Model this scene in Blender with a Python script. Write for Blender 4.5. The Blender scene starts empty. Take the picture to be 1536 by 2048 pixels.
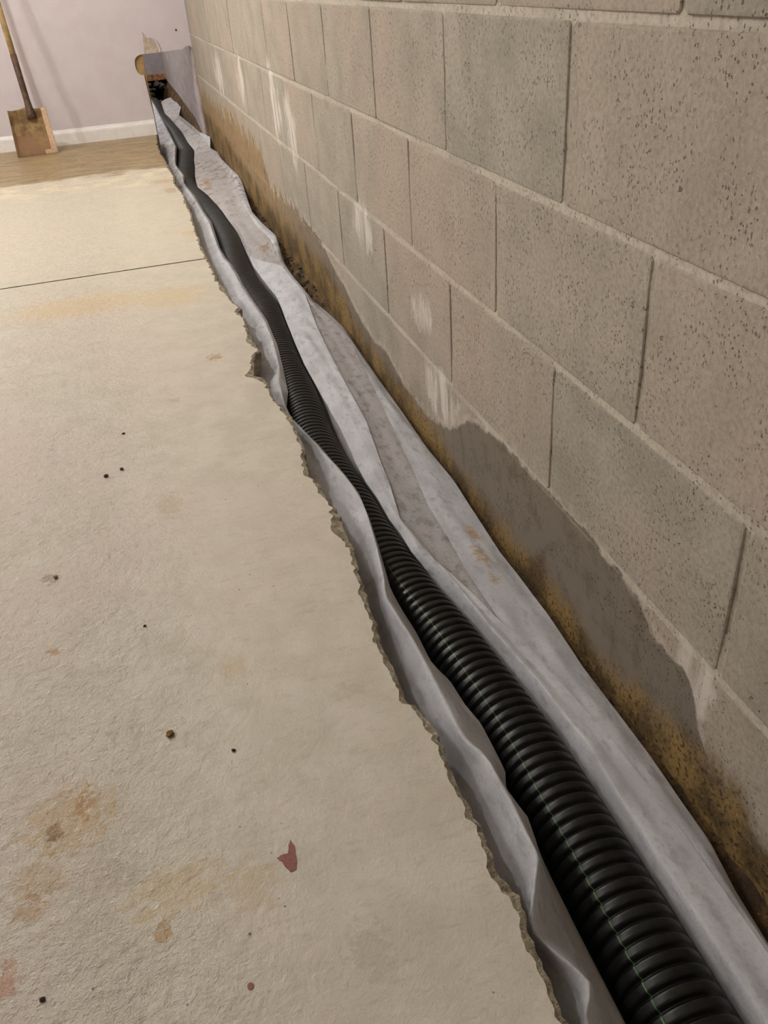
import bpy, bmesh, math, random
import numpy as np
from mathutils import Vector, Matrix, noise
random.seed(7)
SC = bpy.context.scene
COL = SC.collection

# ------------------------------------------------------------------ camera
cam_d = bpy.data.cameras.new('camera'); cam = bpy.data.objects.new('camera', cam_d); COL.objects.link(cam)
cam_d.sensor_fit = 'AUTO'; cam_d.sensor_width = 36.0; cam_d.lens = 1672.2 / 2048 * 36.0
cam_d.clip_start = 0.02
cam.matrix_world = Matrix(((0.9558, 0.2115, -0.2041, -0.4918), (-0.2860, 0.5095, -0.8115, -0.9463),
                           (-0.0676, 0.8341, 0.5475, 0.7606), (0, 0, 0, 1)))
SC.camera = cam

# ------------------------------------------------------------------ world, lamps, exposure
wd = bpy.data.worlds.new('world'); SC.world = wd; wd.use_nodes = True
wd.node_tree.nodes['Background'].inputs[0].default_value = (1, .95, .9, 1)
wd.node_tree.nodes['Background'].inputs[1].default_value = 0.0
SC.view_settings.view_transform = 'Standard'; SC.view_settings.look = 'None'
SC.view_settings.gamma = 1.0; SC.view_settings.use_curve_mapping = False
SC.view_settings.exposure = 0.25
def lamp(name, loc, watts, radius, col=(1.0, .985, .945)):
    d = bpy.data.lights.new(name, 'POINT'); d.energy = watts; d.shadow_soft_size = radius; d.color = col
    o = bpy.data.objects.new(name, d); COL.objects.link(o); o.location = loc; return o
lamp('unseen_lamp', (-1.44, 2.50, 2.28), 72, .05)
lamp('unseen_lamp', (-2.62, 3.07, 2.28), 62, .05)
lamp('unseen_lamp', (-2.15, 0.55, 2.28), 31, .05)
lamp('unseen_lamp', (-0.9, 6.3, 1.9), 62, .05)  # added lamp, never in view, brightens the space beyond the opening

# ------------------------------------------------------------------ node helpers
class NT:
    def __init__(s, name):
        s.m = bpy.data.materials.new(name); s.m.use_nodes = True
        s.t = s.m.node_tree; s.t.nodes.clear()
        s.out = s.n('ShaderNodeOutputMaterial'); s.p = s.n('ShaderNodeBsdfPrincipled')
        s.l(s.p.outputs[0], s.out.inputs[0]); s.geo = s.n('ShaderNodeNewGeometry'); s.pos = s.geo.outputs['Position']
    def n(s, k, **kw):
        x = s.t.nodes.new(k)
        for a, b in kw.items(): setattr(x, a, b)
        return x
    def l(s, a, b): s.t.links.new(a, b)
    def put(s, sock, v):
        if isinstance(v, bpy.types.NodeSocket): s.l(v, sock)
        elif isinstance(v, (tuple, list)) and sock.type == 'RGBA': sock.default_value = tuple(v) + ((1,) if len(v) == 3 else ())
        else: sock.default_value = v
    def math(s, op, a, b=0.0, c=None, clamp=False):
        x = s.n('ShaderNodeMath', operation=op, use_clamp=clamp); s.put(x.inputs[0], a); s.put(x.inputs[1], b)
        if c is not None: s.put(x.inputs[2], c)
        return x.outputs[0]
    def scale(s, sc, vec=None):
        x = s.n('ShaderNodeVectorMath', operation='MULTIPLY'); s.put(x.inputs[0], vec or s.pos); x.inputs[1].default_value = sc
        return x.outputs[0]
    def noise(s, scale, detail=3, rough=.55, vec=None, dist=0.0):
        x = s.n('ShaderNodeTexNoise'); s.l(vec or s.pos, x.inputs['Vector']); x.inputs['Scale'].default_value = scale
        x.inputs['Detail'].default_value = detail; x.inputs['Roughness'].default_value = rough; x.inputs['Distortion'].default_value = dist
        return x.outputs['Fac']
    def voro(s, scale, vec=None, feature='F1'):
        x = s.n('ShaderNodeTexVoronoi', feature=feature); s.l(vec or s.pos, x.inputs['Vector']); x.inputs['Scale'].default_value = scale
        return x
    def ramp(s, v, lo, hi, a=0.0, b=1.0, smooth=True):
        x = s.n('ShaderNodeMapRange', interpolation_type='SMOOTHSTEP' if smooth else 'LINEAR'); s.put(x.inputs[0], v)
        x.inputs[1].default_value = lo; x.inputs[2].default_value = hi; x.inputs[3].default_value = a; x.inputs[4].default_value = b
        return x.outputs[0]
    def mix(s, f, a, b, mode='MIX'):
        x = s.n('ShaderNodeMix', data_type='RGBA', blend_type=mode, clamp_factor=True)
        s.put(x.inputs[0], f); s.put(x.inputs[6], a); s.put(x.inputs[7], b); return x.outputs[2]
    def sep(s, vec=None):
        x = s.n('ShaderNodeSeparateXYZ'); s.l(vec or s.pos, x.inputs[0]); return x.outputs
    def curve(s, v, pts, lo, hi, zlo, zhi):
        """z as a function of v through a float curve; pts in real units"""
        x = s.n('ShaderNodeFloatCurve'); c = x.mapping.curves[0]
        q = [((a - lo) / (hi - lo), (b - zlo) / (zhi - zlo)) for a, b in pts if lo <= a <= hi]
        q = [(0.0, q[0][1])] + [u for u in q if 0.002 < u[0] < .998] + [(1.0, q[-1][1])]
        while len(c.points) < len(q): c.points.new(.5, .5)
        for pt, (a, b) in zip(c.points, q): pt.location = (a, b); pt.handle_type = 'VECTOR'
        x.mapping.update(); s.put(x.inputs['Value'], s.ramp(v, lo, hi, smooth=False))
        return s.math('MULTIPLY_ADD', x.outputs[0], zhi - zlo, zlo)
    def bump(s, h, dist, strength=1.0, nrm=None):
        x = s.n('ShaderNodeBump'); s.put(x.inputs['Height'], h); x.inputs['Distance'].default_value = dist
        x.inputs['Strength'].default_value = strength
        if nrm is not None: s.l(nrm, x.inputs['Normal'])
        return x.outputs[0]
    def fin(s, col=None, rough=None, normal=None, **kw):
        if col is not None: s.put(s.p.inputs['Base Color'], col)
        if rough is not None: s.put(s.p.inputs['Roughness'], rough)
        if normal is not None: s.l(normal, s.p.inputs['Normal'])
        for k, v in kw.items(): s.put(s.p.inputs[k.replace('_', ' ')], v)
        return s.m
def srgb(r, g, b):
    return tuple(((c / 255) / 12.92 if c / 255 < .04045 else ((c / 255 + .055) / 1.055) ** 2.4) for c in (r, g, b))

# measured outlines in metres (wall plane x=0, slab top z=0): edge/pipe/fabric rails as (y, x[, z]); tide marks as (y, z)
EDGE = [(4.649, -0.285), (4.513, -0.294), (4.237, -0.3066), (4.013, -0.311), (3.864, -0.3084), (3.62, -0.3061), (3.449, -0.3023), (3.288, -0.2965), (3.137, -0.309), (2.981, -0.3002), (2.846, -0.291), (2.747, -0.2961), (2.632, -0.2988), (2.51, -0.2949), (2.386, -0.3034), (2.265, -0.3046), (2.191, -0.3087), (2.095, -0.3082), (2.035, -0.313), (1.926, -0.3098), (1.831, -0.3091), (1.699, -0.3057), (1.602, -0.3084), (1.504, -0.2987), (1.385, -0.2932), (1.31, -0.2776), (1.29, -0.2901), (1.221, -0.2801), (1.129, -0.2865), (1.051, -0.2874), (0.9836, -0.2799), (0.9619, -0.2982), (0.9111, -0.3088), (0.8477, -0.3202), (0.8203, -0.3006), (0.7659, -0.2966), (0.7077, -0.2971), (0.6569, -0.2903), (0.607, -0.281), (0.5246, -0.2833), (0.453, -0.2816), (0.4296, -0.2905), (0.3477, -0.2988), (0.3327, -0.2901), (0.2776, -0.2847), (0.2142, -0.2799), (0.1571, -0.2807), (0.1038, -0.2815), (0.0389, -0.2886), (-0.0045, -0.2928), (-0.0473, -0.2952), (-0.0852, -0.2981), (-0.1322, -0.302), (-0.1736, -0.2995), (-0.2165, -0.3017), (-0.239, -0.3018), (-0.2436, -0.2942), (-0.2652, -0.29), (-0.3006, -0.2842), (-0.3306, -0.2865), (-0.3624, -0.2875), (-0.4058, -0.2857), (-0.4322, -0.2838), (-0.4609, -0.2858), (-0.4777, -0.2874), (-0.5057, -0.283), (-0.5247, -0.2805), (-0.5533, -0.2855), (-0.5737, -0.2866), (-0.5967, -0.2874), (-0.6209, -0.2874), (-0.6368, -0.2899)]
PIPE = [(-0.643, -0.1569, -0.115), (-0.6049, -0.1548, -0.115), (-0.5788, -0.1557, -0.115), (-0.5344, -0.1558, -0.115), (-0.4783, -0.1561, -0.115), (-0.4317, -0.1545, -0.115), (-0.3884, -0.1574, -0.115), (-0.3387, -0.1582, -0.115), (-0.3046, -0.1578, -0.115), (-0.2426, -0.1598, -0.115), (-0.1883, -0.1661, -0.115), (-0.1238, -0.1735, -0.115), (-0.0412, -0.1816, -0.115), (0.0121, -0.1908, -0.115), (0.0691, -0.2006, -0.115), (0.1133, -0.2069, -0.115), (0.1776, -0.2113, -0.115), (0.2371, -0.2171, -0.115), (0.2995, -0.2208, -0.115), (0.3532, -0.2215, -0.115), (0.4055, -0.2215, -0.115), (0.4785, -0.2271, -0.115), (0.5635, -0.2326, -0.115), (0.642, -0.2315, -0.115), (0.7036, -0.2324, -0.115), (0.7911, -0.2231, -0.115), (0.8641, -0.2181, -0.115), (0.9752, -0.2143, -0.115), (1.066, -0.2128, -0.115), (1.181, -0.2075, -0.115), (1.288, -0.1996, -0.115), (1.411, -0.1957, -0.115), (1.56, -0.1837, -0.115), (1.725, -0.1957, -0.115), (1.912, -0.205, -0.115), (2.121, -0.1982, -0.115), (2.36, -0.1841, -0.115), (2.572, -0.1811, -0.115), (2.796, -0.1862, -0.115), (3.042, -0.2014, -0.115), (3.289, -0.2142, -0.115), (3.494, -0.2361, -0.115), (3.643, -0.2409, -0.115), (3.863, -0.2208, -0.115), (4.084, -0.1952, -0.115), (4.481, -0.1536, -0.1137), (4.859, -0.1558, -0.111), (5.272, -0.1531, -0.11), (5.555, -0.1628, -0.11), (5.808, -0.174, -0.11), (6.267, -0.191, -0.11), (6.708, -0.1786, -0.11), (7.207, -0.1687, -0.11)]
R_LA = [(-0.617, -0.2311, -0.074), (-0.5872, -0.2318, -0.074), (-0.5625, -0.232, -0.0739), (-0.5316, -0.2319, -0.0738), (-0.4862, -0.2256, -0.0737), (-0.4591, -0.2223, -0.0736), (-0.42, -0.2145, -0.0735), (-0.3866, -0.2101, -0.0735), (-0.3687, -0.2152, -0.0734), (-0.3435, -0.2182, -0.0734), (-0.3219, -0.2087, -0.0733), (-0.2809, -0.2079, -0.0732), (-0.2395, -0.2079, -0.0731), (-0.2005, -0.215, -0.073), (-0.1528, -0.2179, -0.0729), (-0.1147, -0.2301, -0.0728), (-0.0437, -0.2302, -0.0726), (0.0128, -0.234, -0.0725), (0.0673, -0.2358, -0.0723), (0.0993, -0.2325, -0.0682), (0.1672, -0.2247, -0.062), (0.2625, -0.2153, -0.0618), (0.3288, -0.2118, -0.0616), (0.3507, -0.2107, -0.0616), (0.4242, -0.2178, -0.0614), (0.4893, -0.2279, -0.0612), (0.5582, -0.2377, -0.0611), (0.6465, -0.252, -0.0649), (0.7335, -0.2638, -0.0707), (0.7908, -0.264, -0.0705), (0.8672, -0.2451, -0.0683), (1.006, -0.23, -0.0639), (1.158, -0.2166, -0.0614), (1.252, -0.2134, -0.0631), (1.351, -0.2099, -0.0628), (1.513, -0.2143, -0.0683), (1.701, -0.222, -0.0677), (1.835, -0.2229, -0.0652), (1.959, -0.2259, -0.0668), (2.053, -0.2339, -0.0665), (2.192, -0.2373, -0.066), (2.307, -0.2321, -0.0656), (2.592, -0.2206, -0.0647), (2.779, -0.2279, -0.0641), (3.077, -0.2327, -0.0631), (3.338, -0.2482, -0.0622), (3.427, -0.2519, -0.0619), (3.61, -0.2349, -0.0613), (3.813, -0.2447, -0.0606), (3.891, -0.251, -0.0604), (4.008, -0.2438, -0.06), (4.513, -0.1986, -0.06), (4.772, -0.1983, -0.06), (4.941, -0.1972, -0.06), (5.724, -0.1953, -0.06), (6.442, -0.194, -0.056)]
R_K = [(-0.6246, -0.2645, -0.0419), (-0.6007, -0.2427, -0.042), (-0.5804, -0.2524, -0.0421), (-0.5455, -0.2716, -0.0423), (-0.531, -0.269, -0.0423), (-0.5039, -0.2508, -0.0425), (-0.4748, -0.2323, -0.0426), (-0.4369, -0.2318, -0.0428), (-0.4032, -0.2313, -0.043), (-0.3718, -0.2328, -0.0431), (-0.3455, -0.2327, -0.0433), (-0.3263, -0.2361, -0.0434), (-0.3057, -0.2464, -0.0435), (-0.275, -0.2481, -0.0436), (-0.2209, -0.2473, -0.0439), (-0.1694, -0.2482, -0.0442), (-0.1124, -0.2496, -0.0444), (-0.0621, -0.2548, -0.0447), (-0.0093, -0.2575, -0.045), (0.0401, -0.2456, -0.0452), (0.071, -0.2411, -0.0454), (0.1458, -0.2316, -0.0457), (0.2403, -0.2221, -0.0462), (0.3061, -0.2187, -0.0465), (0.3286, -0.2192, -0.0466), (0.4014, -0.2253, -0.047), (0.4666, -0.236, -0.0473), (0.5353, -0.2456, -0.0477), (0.6158, -0.2608, -0.0481), (0.69, -0.2729, -0.0485), (0.7517, -0.2721, -0.0488), (0.9002, -0.2604, -0.0495), (0.977, -0.2436, -0.0499), (1.133, -0.2303, -0.0498), (1.22, -0.2255, -0.0496), (1.318, -0.2223, -0.0495), (1.462, -0.2303, -0.0492), (1.646, -0.2383, -0.0489), (1.784, -0.2374, -0.0487), (1.9, -0.2412, -0.0485), (1.993, -0.2492, -0.0483), (2.129, -0.2511, -0.0481), (2.242, -0.2463, -0.0479), (2.524, -0.2355, -0.0475), (2.709, -0.243, -0.0472), (3.003, -0.2482, -0.0467), (3.261, -0.2617, -0.0462), (3.371, -0.261, -0.046), (3.529, -0.2467, -0.0458), (3.732, -0.2589, -0.0454), (3.836, -0.2604, -0.0453), (3.953, -0.2533, -0.0451), (4.42, -0.2121, -0.045), (4.674, -0.2121, -0.045), (4.841, -0.2112, -0.045), (5.611, -0.2105, -0.045), (6.35, -0.2052, -0.045)]
R_RA = [(0.1458, -0.1705, -0.078), (0.2417, -0.1684, -0.09), (0.2841, -0.1741, -0.088), (0.3509, -0.1727, -0.09), (0.3744, -0.1738, -0.09), (0.4117, -0.1815, -0.08), (0.5037, -0.1768, -0.09), (0.5911, -0.1721, -0.09), (0.687, -0.169, -0.09), (0.7324, -0.1693, -0.09), (0.8193, -0.1687, -0.09), (0.9351, -0.168, -0.09), (1.041, -0.1698, -0.0838), (1.214, -0.162, -0.0832), (1.384, -0.1504, -0.0887), (1.536, -0.1407, -0.0862), (1.632, -0.1373, -0.0879), (1.743, -0.1449, -0.0875), (1.973, -0.1539, -0.0868), (2.149, -0.1493, -0.0862), (2.436, -0.1387, -0.0852), (2.611, -0.1503, -0.0725), (2.917, -0.1558, -0.0775), (3.132, -0.174, -0.0727), (3.294, -0.2029, -0.062), (3.684, -0.1785, -0.0811), (3.912, -0.155, -0.0803), (4.105, -0.1406, -0.08), (4.427, -0.1051, -0.08), (4.684, -0.1173, -0.074), (5.109, -0.1104, -0.08), (5.375, -0.1215, -0.07), (5.861, -0.1289, -0.08), (6.263, -0.1465, -0.08), (6.992, -0.1227, -0.08), (7.284, -0.1495, -0.06)]
R_RO = [(-0.5919, -0.0376, -0.0996), (-0.5702, -0.0355, -0.0996), (-0.5304, -0.0325, -0.0996), (-0.4702, -0.0226, -0.0995), (-0.4023, -0.0214, -0.0995), (-0.3332, -0.0194, -0.0994), (-0.2622, -0.0208, -0.0993), (-0.1743, -0.0231, -0.0992), (-0.0536, -0.0188, -0.0991), (0.0532, -0.0199, -0.099), (0.129, -0.022, -0.099), (0.2548, -0.0176, -0.0989), (0.3851, -0.0118, -0.0987), (0.5145, -0.0179, -0.0986), (0.6942, -0.0142, -0.0985), (0.8952, -0.0131, -0.0983), (1.11, -0.0087, -0.0981), (1.274, -0.0051, -0.0956), (1.363, -0.0138, -0.0927), (1.504, -0.0399, -0.0881), (1.663, -0.0527, -0.0819), (1.884, -0.0555, -0.0708), (1.969, -0.0493, -0.0666), (2.011, -0.0444, -0.0644), (2.201, -0.026, -0.055), (2.402, -0.0423, -0.0545), (2.618, -0.0492, -0.054), (2.843, -0.0329, -0.0534), (3.157, -0.0051, -0.0526), (3.298, -0.003, -0.0379), (3.572, -0.003, -0.0498), (3.857, -0.0119, -0.0509), (4.097, -0.0058, -0.0503), (4.217, -0.0304, -0.0496), (4.426, -0.003, -0.0179), (4.686, -0.0127, -0.0378), (4.979, -0.0553, -0.0305), (5.384, -0.0992, -0.03), (5.639, -0.0805, -0.03), (6.217, -0.0116, -0.03), (6.448, -0.003, -0.0123), (6.912, -0.003, -0.0092), (7.676, -0.003, -0.0105)]
R_M1 = [(-0.396, -0.0944, -0.0856), (-0.3173, -0.0914, -0.0853), (-0.1931, -0.101, -0.0848), (-0.0772, -0.1187, -0.0843), (0.0706, -0.1349, -0.0837), (0.1638, -0.1458, -0.0833), (0.2641, -0.1581, -0.0829), (0.3904, -0.1403, -0.0824), (0.4743, -0.1327, -0.0821), (0.6588, -0.1114, -0.0814), (0.855, -0.1049, -0.0806), (1.099, -0.0946, -0.0785), (1.286, -0.0832, -0.0757), (1.543, -0.0592, -0.0719), (1.7, -0.0664, -0.0695), (1.874, -0.0742, -0.0669), (1.999, -0.0772, -0.065), (2.087, -0.103, -0.0646), (2.171, -0.1388, -0.0641), (2.644, -0.1212, -0.0618), (3.341, -0.0654, -0.0583), (3.74, -0.0384, -0.0563), (4.411, -0.0407, -0.055), (5.008, -0.054, -0.055), (5.732, -0.0986, -0.055), (6.319, -0.0763, -0.055), (7.009, -0.05, -0.055), (7.969, -0.0132, -0.055)]
R_M2 = [(-0.4238, -0.0514, -0.0886), (-0.3092, -0.0586, -0.0883), (-0.2107, -0.0719, -0.088), (-0.0369, -0.0992, -0.0876), (0.0594, -0.1011, -0.0874), (0.0965, -0.1006, -0.0873), (0.175, -0.097, -0.0871), (0.2908, -0.0953, -0.0868), (0.4376, -0.0791, -0.0864), (0.6043, -0.0651, -0.086), (0.8209, -0.0465, -0.0854), (1.077, -0.0258, -0.0827), (1.241, -0.0248, -0.0778), (1.357, -0.0402, -0.0743), (1.51, -0.0583, -0.0697), (1.685, -0.069, -0.0645), (1.901, -0.068, -0.058), (2.156, -0.0566, -0.0542), (2.397, -0.0725, -0.053), (2.752, -0.0679, -0.0512), (3.217, -0.0332, -0.0489), (3.595, -0.0172, -0.047), (4.19, -0.0356, -0.045), (4.519, -0.0208, -0.045), (4.922, -0.0448, -0.045), (5.588, -0.0948, -0.045), (6.207, -0.0569, -0.045), (6.873, -0.0176, -0.045), (7.879, -0.003, -0.0399)]
WET = [(-0.5319, -0.0609), (-0.5097, -0.0641), (-0.4928, -0.0387), (-0.4679, -0.0329), (-0.4421, -0.0303), (-0.4121, -0.0274), (-0.3868, 0.0013), (-0.3802, 0.03), (-0.3657, 0.0418), (-0.35, 0.0584), (-0.3356, 0.0543), (-0.2952, 0.0483), (-0.269, 0.0672), (-0.2533, 0.0773), (-0.1948, 0.0871), (-0.1519, 0.0868), (-0.1208, 0.0934), (-0.0414, 0.0892), (0.05, 0.0887), (0.1298, 0.0901), (0.2093, 0.0854), (0.2693, 0.0718), (0.3219, 0.0608), (0.4247, -0.0083), (0.5565, -0.0459), (0.7245, -0.0422), (0.8669, -0.01), (0.9655, -0.0245), (1.131, -0.0011), (1.245, 0.0334), (1.342, 0.0477), (1.439, 0.076), (1.558, 0.099), (1.719, 0.1041), (1.967, 0.1069), (2.369, 0.1001), (2.474, 0.2114), (2.851, 0.2249), (3.204, 0.2298), (3.86, 0.2222), (4.564, 0.2298), (4.588, 0.2928)]
BROWN = [(-0.496, -0.038), (-0.4554, -0.0115), (-0.3747, -0.0342), (-0.3359, -0.0474), (-0.2665, -0.0451), (-0.1806, -0.0859), (-0.1077, -0.0646), (-0.0427, -0.0469), (0.0604, -0.0543), (0.219, -0.0738), (0.3388, -0.0667), (0.4889, -0.052), (0.6467, -0.0489), (0.8294, -0.0439), (1.047, -0.0486), (1.415, 0.0317), (2.423, 0.0071), (3.631, 0.0981), (4.487, 0.1189)]


# ------------------------------------------------------------------ materials
def wall_material(name, mortar=False):
    M = NT(name); x, y, z = M.sep()
    big = M.noise(2.2, 2); mid = M.noise(9, 4); fine = M.noise(160, 3, .6); spk = M.noise(420, 2)
    oi = M.n('ShaderNodeObjectInfo').outputs['Random']
    base = M.mix(M.ramp(mid, .3, .7), srgb(158, 152, 139), srgb(182, 175, 161))
    base = M.mix(M.math('MULTIPLY', M.ramp(big, .47, .62), .45), base, srgb(186, 166, 152))
    if not mortar:
        base = M.mix(M.ramp(M.math('FRACT', M.math('MULTIPLY', oi, 7.3)), 0, 1, .15, .5), base, M.mix(M.ramp(oi, .15, .85, smooth=False), srgb(160, 155, 144), srgb(184, 169, 156)))
    else:
        fz = M.math('FRACT', M.math('DIVIDE', M.math('SUBTRACT', z, .70 - 20 * .2032), .2032)); dz = M.math('MINIMUM', fz, M.math('SUBTRACT', 1.0, fz))
        bed = M.ramp(dz, .055, .035); base = M.mix(M.math('MULTIPLY', bed, M.ramp(M.noise(7, 3), .3, .55, .45, .95)), base, srgb(204, 196, 182))  # pale mortar, lightened in bed joints only for light caught from above
    base = M.mix(M.ramp(fine, .35, .75, 0, .42), base, srgb(120, 112, 98))
    base = M.mix(M.ramp(spk, .60, .72, 0, .45), base, srgb(214, 206, 192))
    # pits
    def pits(sc, r0, keep, w, seed):
        q = M.n('ShaderNodeVectorMath', operation='ADD'); nv = M.n('ShaderNodeTexNoise'); M.l(M.pos, nv.inputs['Vector']); nv.inputs['Scale'].default_value = sc * 1.6; nv.inputs['Detail'].default_value = 2
        o = M.n('ShaderNodeVectorMath', operation='MULTIPLY_ADD'); M.l(nv.outputs['Color'], o.inputs[0]); o.inputs[1].default_value = (w, w, w); o.inputs[2].default_value = (seed, seed, seed)
        cb = M.n('ShaderNodeCombineXYZ'); M.l(y, cb.inputs[0]); M.l(M.math('MULTIPLY', z, .75), cb.inputs[1]); M.l(cb.outputs[0], q.inputs[0]); M.l(o.outputs[0], q.inputs[1])
        v = M.voro(sc, q.outputs[0]); v.voronoi_dimensions = '2D'; pk = M.math('GREATER_THAN', M.sep(v.outputs['Color'])[0], keep)
        return M.math('MULTIPLY', M.ramp(v.outputs['Distance'], r0 * .4, r0, 1, 0), pk)
    pit = M.math('MAXIMUM', M.math('MULTIPLY', pits(80, .14, .86, .016, .0), M.ramp(M.noise(20, 2), .45, .6)), M.math('MULTIPLY', pits(230, .28, .72, .006, .3), M.ramp(M.noise(12, 2), .38, .6)))
    base = M.mix(M.math('MULTIPLY', pit, .7), base, srgb(92, 82, 68))
    # white mineral bloom: streaks and patches of its own shape
    st = M.noise(1, 4, .6, M.scale((1, 34, 3.2)))
    EFN = M.math('MULTIPLY', M.math('SUBTRACT', M.noise(1, 4, .65, M.scale((1, 16, 9))), .5), 4.0)
    def blob(yc, zc, ry, rz):
        a = M.math('DIVIDE', M.math('SUBTRACT', y, yc), ry); b = M.math('DIVIDE', M.math('SUBTRACT', z, zc), rz)
        return M.ramp(M.math('ADD', M.math('ADD', M.math('MULTIPLY', a, a), M.math('MULTIPLY', b, b)), EFN), 1.0, .0)
    ef = None
    for q in ((2.02, .40, .12, .14), (1.78, .36, .09, .13), (2.75, .42, .10, .13), (.99, .25, .10, .06), (.58, .18, .08, .05), (.46, .04, .14, .06), (3.5, .38, .2, .1), (.24, .05, .02, .05), (-.38, .06, .05, .05)):
        bq = blob(*q); ef = bq if ef is None else M.math('MAXIMUM', ef, bq)
    ef = M.math('MULTIPLY', ef, M.ramp(st, .34, .56)); base = M.mix(M.math('MULTIPLY', ef, .85), base, srgb(222, 216, 208))
    # damp tide mark
    far = M.ramp(y, 1.2, 2.6)
    n1 = M.noise(38, 4, .65); n2 = M.noise(1, 4, .6, M.scale((1, 22, 2.4)))
    wob = M.math('ADD', M.math('MULTIPLY', M.math('SUBTRACT', n1, .5), .035), M.math('MULTIPLY', M.math('MULTIPLY', M.math('SUBTRACT', n2, .5), far), .38))
    zw = M.math('ADD', M.curve(y, WET, -.6, 4.6, -.2, .4), wob)
    dw = M.math('SUBTRACT', zw, z)
    wet = M.math('MULTIPLY', M.ramp(dw, -.003, .006), M.ramp(dw, 0.0, .18, 1.0, 1.0))
    crust = M.math('MULTIPLY', M.ramp(dw, -.022, -.004), M.ramp(dw, .004, -.002)); crust = M.math('MULTIPLY', crust, M.ramp(n1, .4, .6))
    base = M.mix(M.math('MULTIPLY', crust, .55), base, srgb(205, 196, 184))
    wetc = M.mix(far, srgb(126, 117, 105), srgb(158, 134, 100))
    wetc = M.mix(M.ramp(M.noise(26, 5, .65), .46, .66, 0, .5), wetc, srgb(92, 80, 62))
    wetc = M.mix(M.math('MULTIPLY', pit, .7), wetc, srgb(45, 36, 26))
    base = M.mix(wet, base, wetc)
    # clay stain under the old slab level
    nb = M.noise(14, 5, .65); zb = M.math('ADD', M.curve(y, BROWN, -.6, 4.5, -.2, .4), M.math('MULTIPLY', M.math('SUBTRACT', nb, .5), .13))
    br = M.ramp(M.math('SUBTRACT', zb, z), -.025, .035)
    brc = M.mix(M.ramp(M.noise(9, 5, .65), .40, .60), srgb(148, 121, 74), srgb(96, 78, 52))
    sp2 = M.noise(130, 3, .7); brc = M.mix(M.ramp(sp2, .50, .64, 0, .9), brc, srgb(44, 34, 22))
    brc = M.mix(M.ramp(M.noise(200, 2, .6), .64, .72, 0, .6), brc, srgb(190, 170, 130))
    base = M.mix(br, base, brc)
    h = M.math('ADD', M.math('MULTIPLY', fine, .45), M.math('MULTIPLY', pit, -1.6)); h = M.math('ADD', h, M.math('MULTIPLY', mid, .8))
    return M.fin(base, M.math('SUBTRACT', .88, M.math('MULTIPLY', wet, .2)), M.bump(h, .0012, .9), Specular_IOR_Level=.3)
M_PIT = .32
MAT_BLOCK = wall_material('concrete_block'); MAT_MORTAR = wall_material('mortar', True)

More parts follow.
